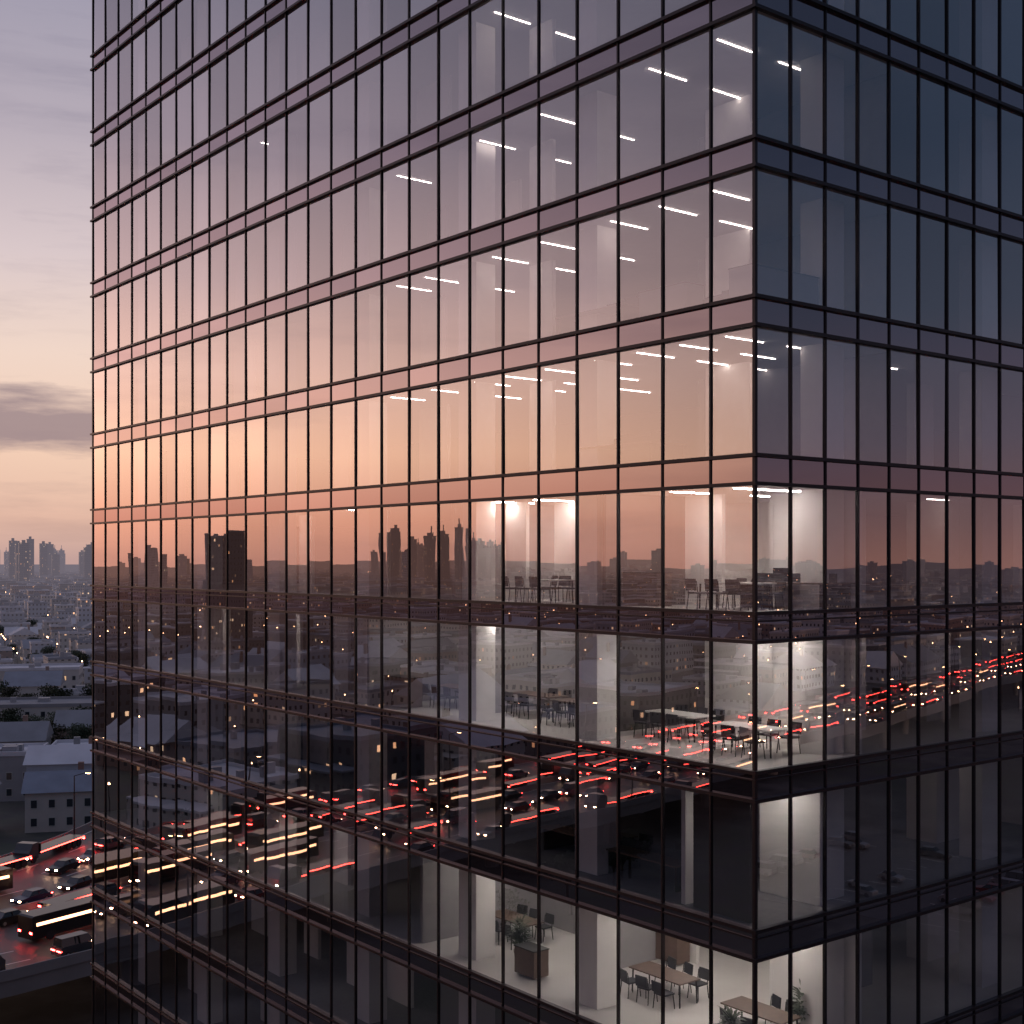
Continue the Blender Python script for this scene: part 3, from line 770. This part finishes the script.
def add_cells(pitchx,pitchy,cond,small):
    n=int(4200/min(pitchx,pitchy))
    for i in range(-n,n+1):
        for j in range(-n,n+1):
            gx,gy=i*pitchx,j*pitchy
            if abs(gx)>4200 or abs(gy)>4200: continue
            x=gx*cg-gy*sg; y=gx*sg+gy*cg
            r=math.hypot(x,y)
            if r<150 or r>4000: continue
            az=math.degrees(math.atan2(x,y))
            if not cond(r,az): continue
            if roadd(x,y)<20: continue
            if math.hypot(x+606,y-342)<45 or math.hypot(x-178,y-46)<48: continue
            if small and (near_hand(x,y) or 310<y<332 and x>-140 or 362<y<390): continue
            cells.append((r,x,y,gx,gy,az,small))
add_cells(21,19,lambda r,az:-25.5<az<-16 and 215<r<1300,True)
add_cells(30,28,lambda r,az:(-27<az<-14 and r>=1300 and r<4000),False)
add_cells(36,33,lambda r,az:(-104<=az<=-52 and r<2600) or (74<=az<=104 and r<2200),False)
add_cells(60,55,lambda r,az:(-104<=az<=-52 and r>=2600) or (74<=az<=104 and r>=2200),False)
cells.sort()
cnt={'a':0,'b':0,'c':0}
for (r,x,y,gx,gy,az,small) in cells:
    if random.random()<.12: continue
    z_='a' if -30<az<-10 else ('b' if az<0 else 'c')
    if small:
        wd=random.uniform(9,16); dp=random.uniform(9,14); hh=random.choice([5,6,7,8,9,11]) if r<800 else random.choice([6,8,10,12,15,18])
        st=random.choice(['pale cream','pale blue','grey concrete','pale blue','pale cream','brown brick'])
    else:
        wd=random.uniform(16,27); dp=random.uniform(14,24)
        hh=random.choice([6,7,8,10,10,13]) if r<1000 else random.choice([7,8,10,12,15,18])
        st=random.choice(styles)
        if z_=='b' and y<(-.46*(x+250)+46) and r<420: 
            if r<300: hh=4.5
            else: hh=5
        if z_=='c' and r<330: 
            hh=5
            if random.random()<.4: continue
        if z_=='b' and 1800<r<3200 and -75.5<az<-69.5 and random.random()<.24: hh=random.uniform(56,94); wd*=.5; dp*=.6; st='dark slate'
        elif z_=='b' and r>1500 and random.random()<.012: hh=random.uniform(45,62); wd*=.7
        if z_=='a' and r>2000 and random.random()<.05: hh=random.uniform(54,86); wd*=.6; st='dark slate'
        if z_=='c' and r>1500 and random.random()<.012: hh=random.uniform(40,52)
    indiv={'a':115,'b':125,'c':45}[z_]
    if cnt[z_]<indiv and r<1100:
        cnt[z_]+=1
        zone={'b':'mirrored in the left face','a':'seen left of the tower','c':'mirrored in the right face'}[z_]
        sw='one' if hh<5.5 else storey_words.get(max(2,min(8,int(hh/3.1))),'several')
        rt='gable' if hh<9 and random.random()<.5 else 'flat'
        dist='near' if r<350 else ('middle distance' if r<650 else 'remote')
        lb=f"{st} {sw}-storey {'pitched-roof' if rt=='gable' else 'flat-roofed'} building, {dist}, {zone}"
        building(x,y,wd,dp,hh,GA+random.choice([0,0,R(3)]),st,rt,False,lb,lb.replace('building','buildings'),roofm=random.choice(['roof_pale','roof_blue','roof_grey','roof_pale']) )
    else:
        m=styles.index(st); rm_=random.choice([5,6,6,7])
        far.box(gx-wd/2,gy-dp/2,0,gx+wd/2,gy+dp/2,hh,m,top=False)
        far.box(gx-wd/2-.2,gy-dp/2-.2,hh,gx+wd/2+.2,gy+dp/2+.2,hh+.8,rm_ if hh<40 else m)
        far.box(gx-wd*.2,gy-dp*.2,hh+.81,gx+wd*.15,gy+dp*.2,hh+2+hh*.04,5 if hh<40 else m)
        if hh>70 and random.random()<.4: far.box(gx-.6,gy-.6,hh+2,gx+.6,gy+.6,hh+14,m)
    if random.random()<(.3 if small else .9):
        for rep in range(1 if small else 2):
            ly_=gy+random.uniform(-14,14); lx_=gx+(10.5 if small else (17.5 if rep==0 else -17.5))
            s=.3+r/1500*.4
            if z_=='c': s*=1.25
            lampfar.tube((lx_,ly_,0),(lx_,ly_,7.5),.1,.08,4,0); lampfar.tube((lx_,ly_,7.5),(lx_,ly_,7.5+s),s*.5,s*.3,5,1)
o=far.build('distant_city',farm); o.rotation_euler=(0,0,GA); tag(o,'distant mass of city blocks and skyline towers fading into haze','city',kind='stuff')
o=lampfar.build('distant_street_lamps',[M['black'],M['street_far']]); o.rotation_euler=(0,0,GA); tag(o,'scatter of tiny warm street lights across the distant city','street lamps',kind='stuff')

# ------------------------------------------------------------------ trees
def tree_meshes(seed,H=9):
    rr=random.Random(seed); tb=MB(); tb.tube((0,0,0),(0,0,H*.5),.28,.16,7)
    cb=MB(); cl=[]
    for i in range(9):
        az=rr.uniform(0,6.28); rad=rr.uniform(.5,2.3); z=H*rr.uniform(.45,.85)
        c=Vector((math.cos(az)*rad,math.sin(az)*rad,z)); cl.append((c,rr.uniform(1.0,1.9)))
        tb.tube((0,0,H*rr.uniform(.28,.48)),tuple(c),.11,.03,5)
    for c,r_ in cl:
        for q in range(130):
            v=Vector((rr.gauss(0,1),rr.gauss(0,1),rr.gauss(0,1))).normalized()*r_*rr.uniform(.5,1.1); v.z*=.75
            p_=c+v; a_=Vector((rr.gauss(0,1),rr.gauss(0,1),rr.gauss(0,1))).normalized(); b_=a_.orthogonal().normalized()
            s=rr.uniform(.14,.3)
            cb.quad(tuple(p_-a_*s),tuple(p_-b_*s*.6),tuple(p_+a_*s),tuple(p_+b_*s*.6))
    return tb.mesh('trunk',M['trunk']),cb.mesh('crown',M['crown'])
tm=[tree_meshes(s) for s in (1,2,3)]
def tree(x,y,s,label,group):
    a_,b_=random.choice(tm); r=empty('tree',(x,y,0),random.uniform(0,6)); r.scale=(s,s,s)
    link('trunk',a_,r); link('crown',b_,r); tag(r,label,'tree',group)
for i in range(18): tree(-132+i*4.0+random.uniform(-1,1),324+random.uniform(-5,5)-i*.6,random.uniform(1.0,1.4),'dark leafy tree in the row in front of the long pale civic building','trees before the civic building')
for i in range(16): tree(-176+i*4.8+random.uniform(-1,1),375+random.uniform(-8,8),random.uniform(1.0,1.5),'dark leafy tree in the row beyond the civic building','trees beyond the civic building')
for i in range(12): tree(-114+i*4.0,272+random.uniform(-3,3),random.uniform(.7,1.05),'dark tree between the low buildings just past the highway','trees past the highway')
for i in range(9): tree(-112+i*5.0,300+random.uniform(-3,3),random.uniform(.8,1.2),'dark tree behind the cream shed and grey pitched-roof house','trees behind the cream shed')
n=0
while n<44:
    r=random.uniform(460,950); az=R(random.uniform(-24,-18)); x,y=r*math.sin(az),r*math.cos(az)
    tree(x,y,random.uniform(.9,1.4),'dark tree among the pale roofs left of the tower','trees among the pale roofs'); n+=1
for i in range(22):
    while True:
        r=random.uniform(130,420); az=R(random.uniform(-100,-60)); x,y=r*math.sin(az),r*math.cos(az)
        if roadd(x,y)>4 and roadd(x,y)<19: break
    tree(x,y,random.uniform(.7,1.0),'dark tree beside the curving highway, mirrored in the left face','trees beside the left highway')
print('cars',len(cand),'cells',len(cells),'cnt',cnt)
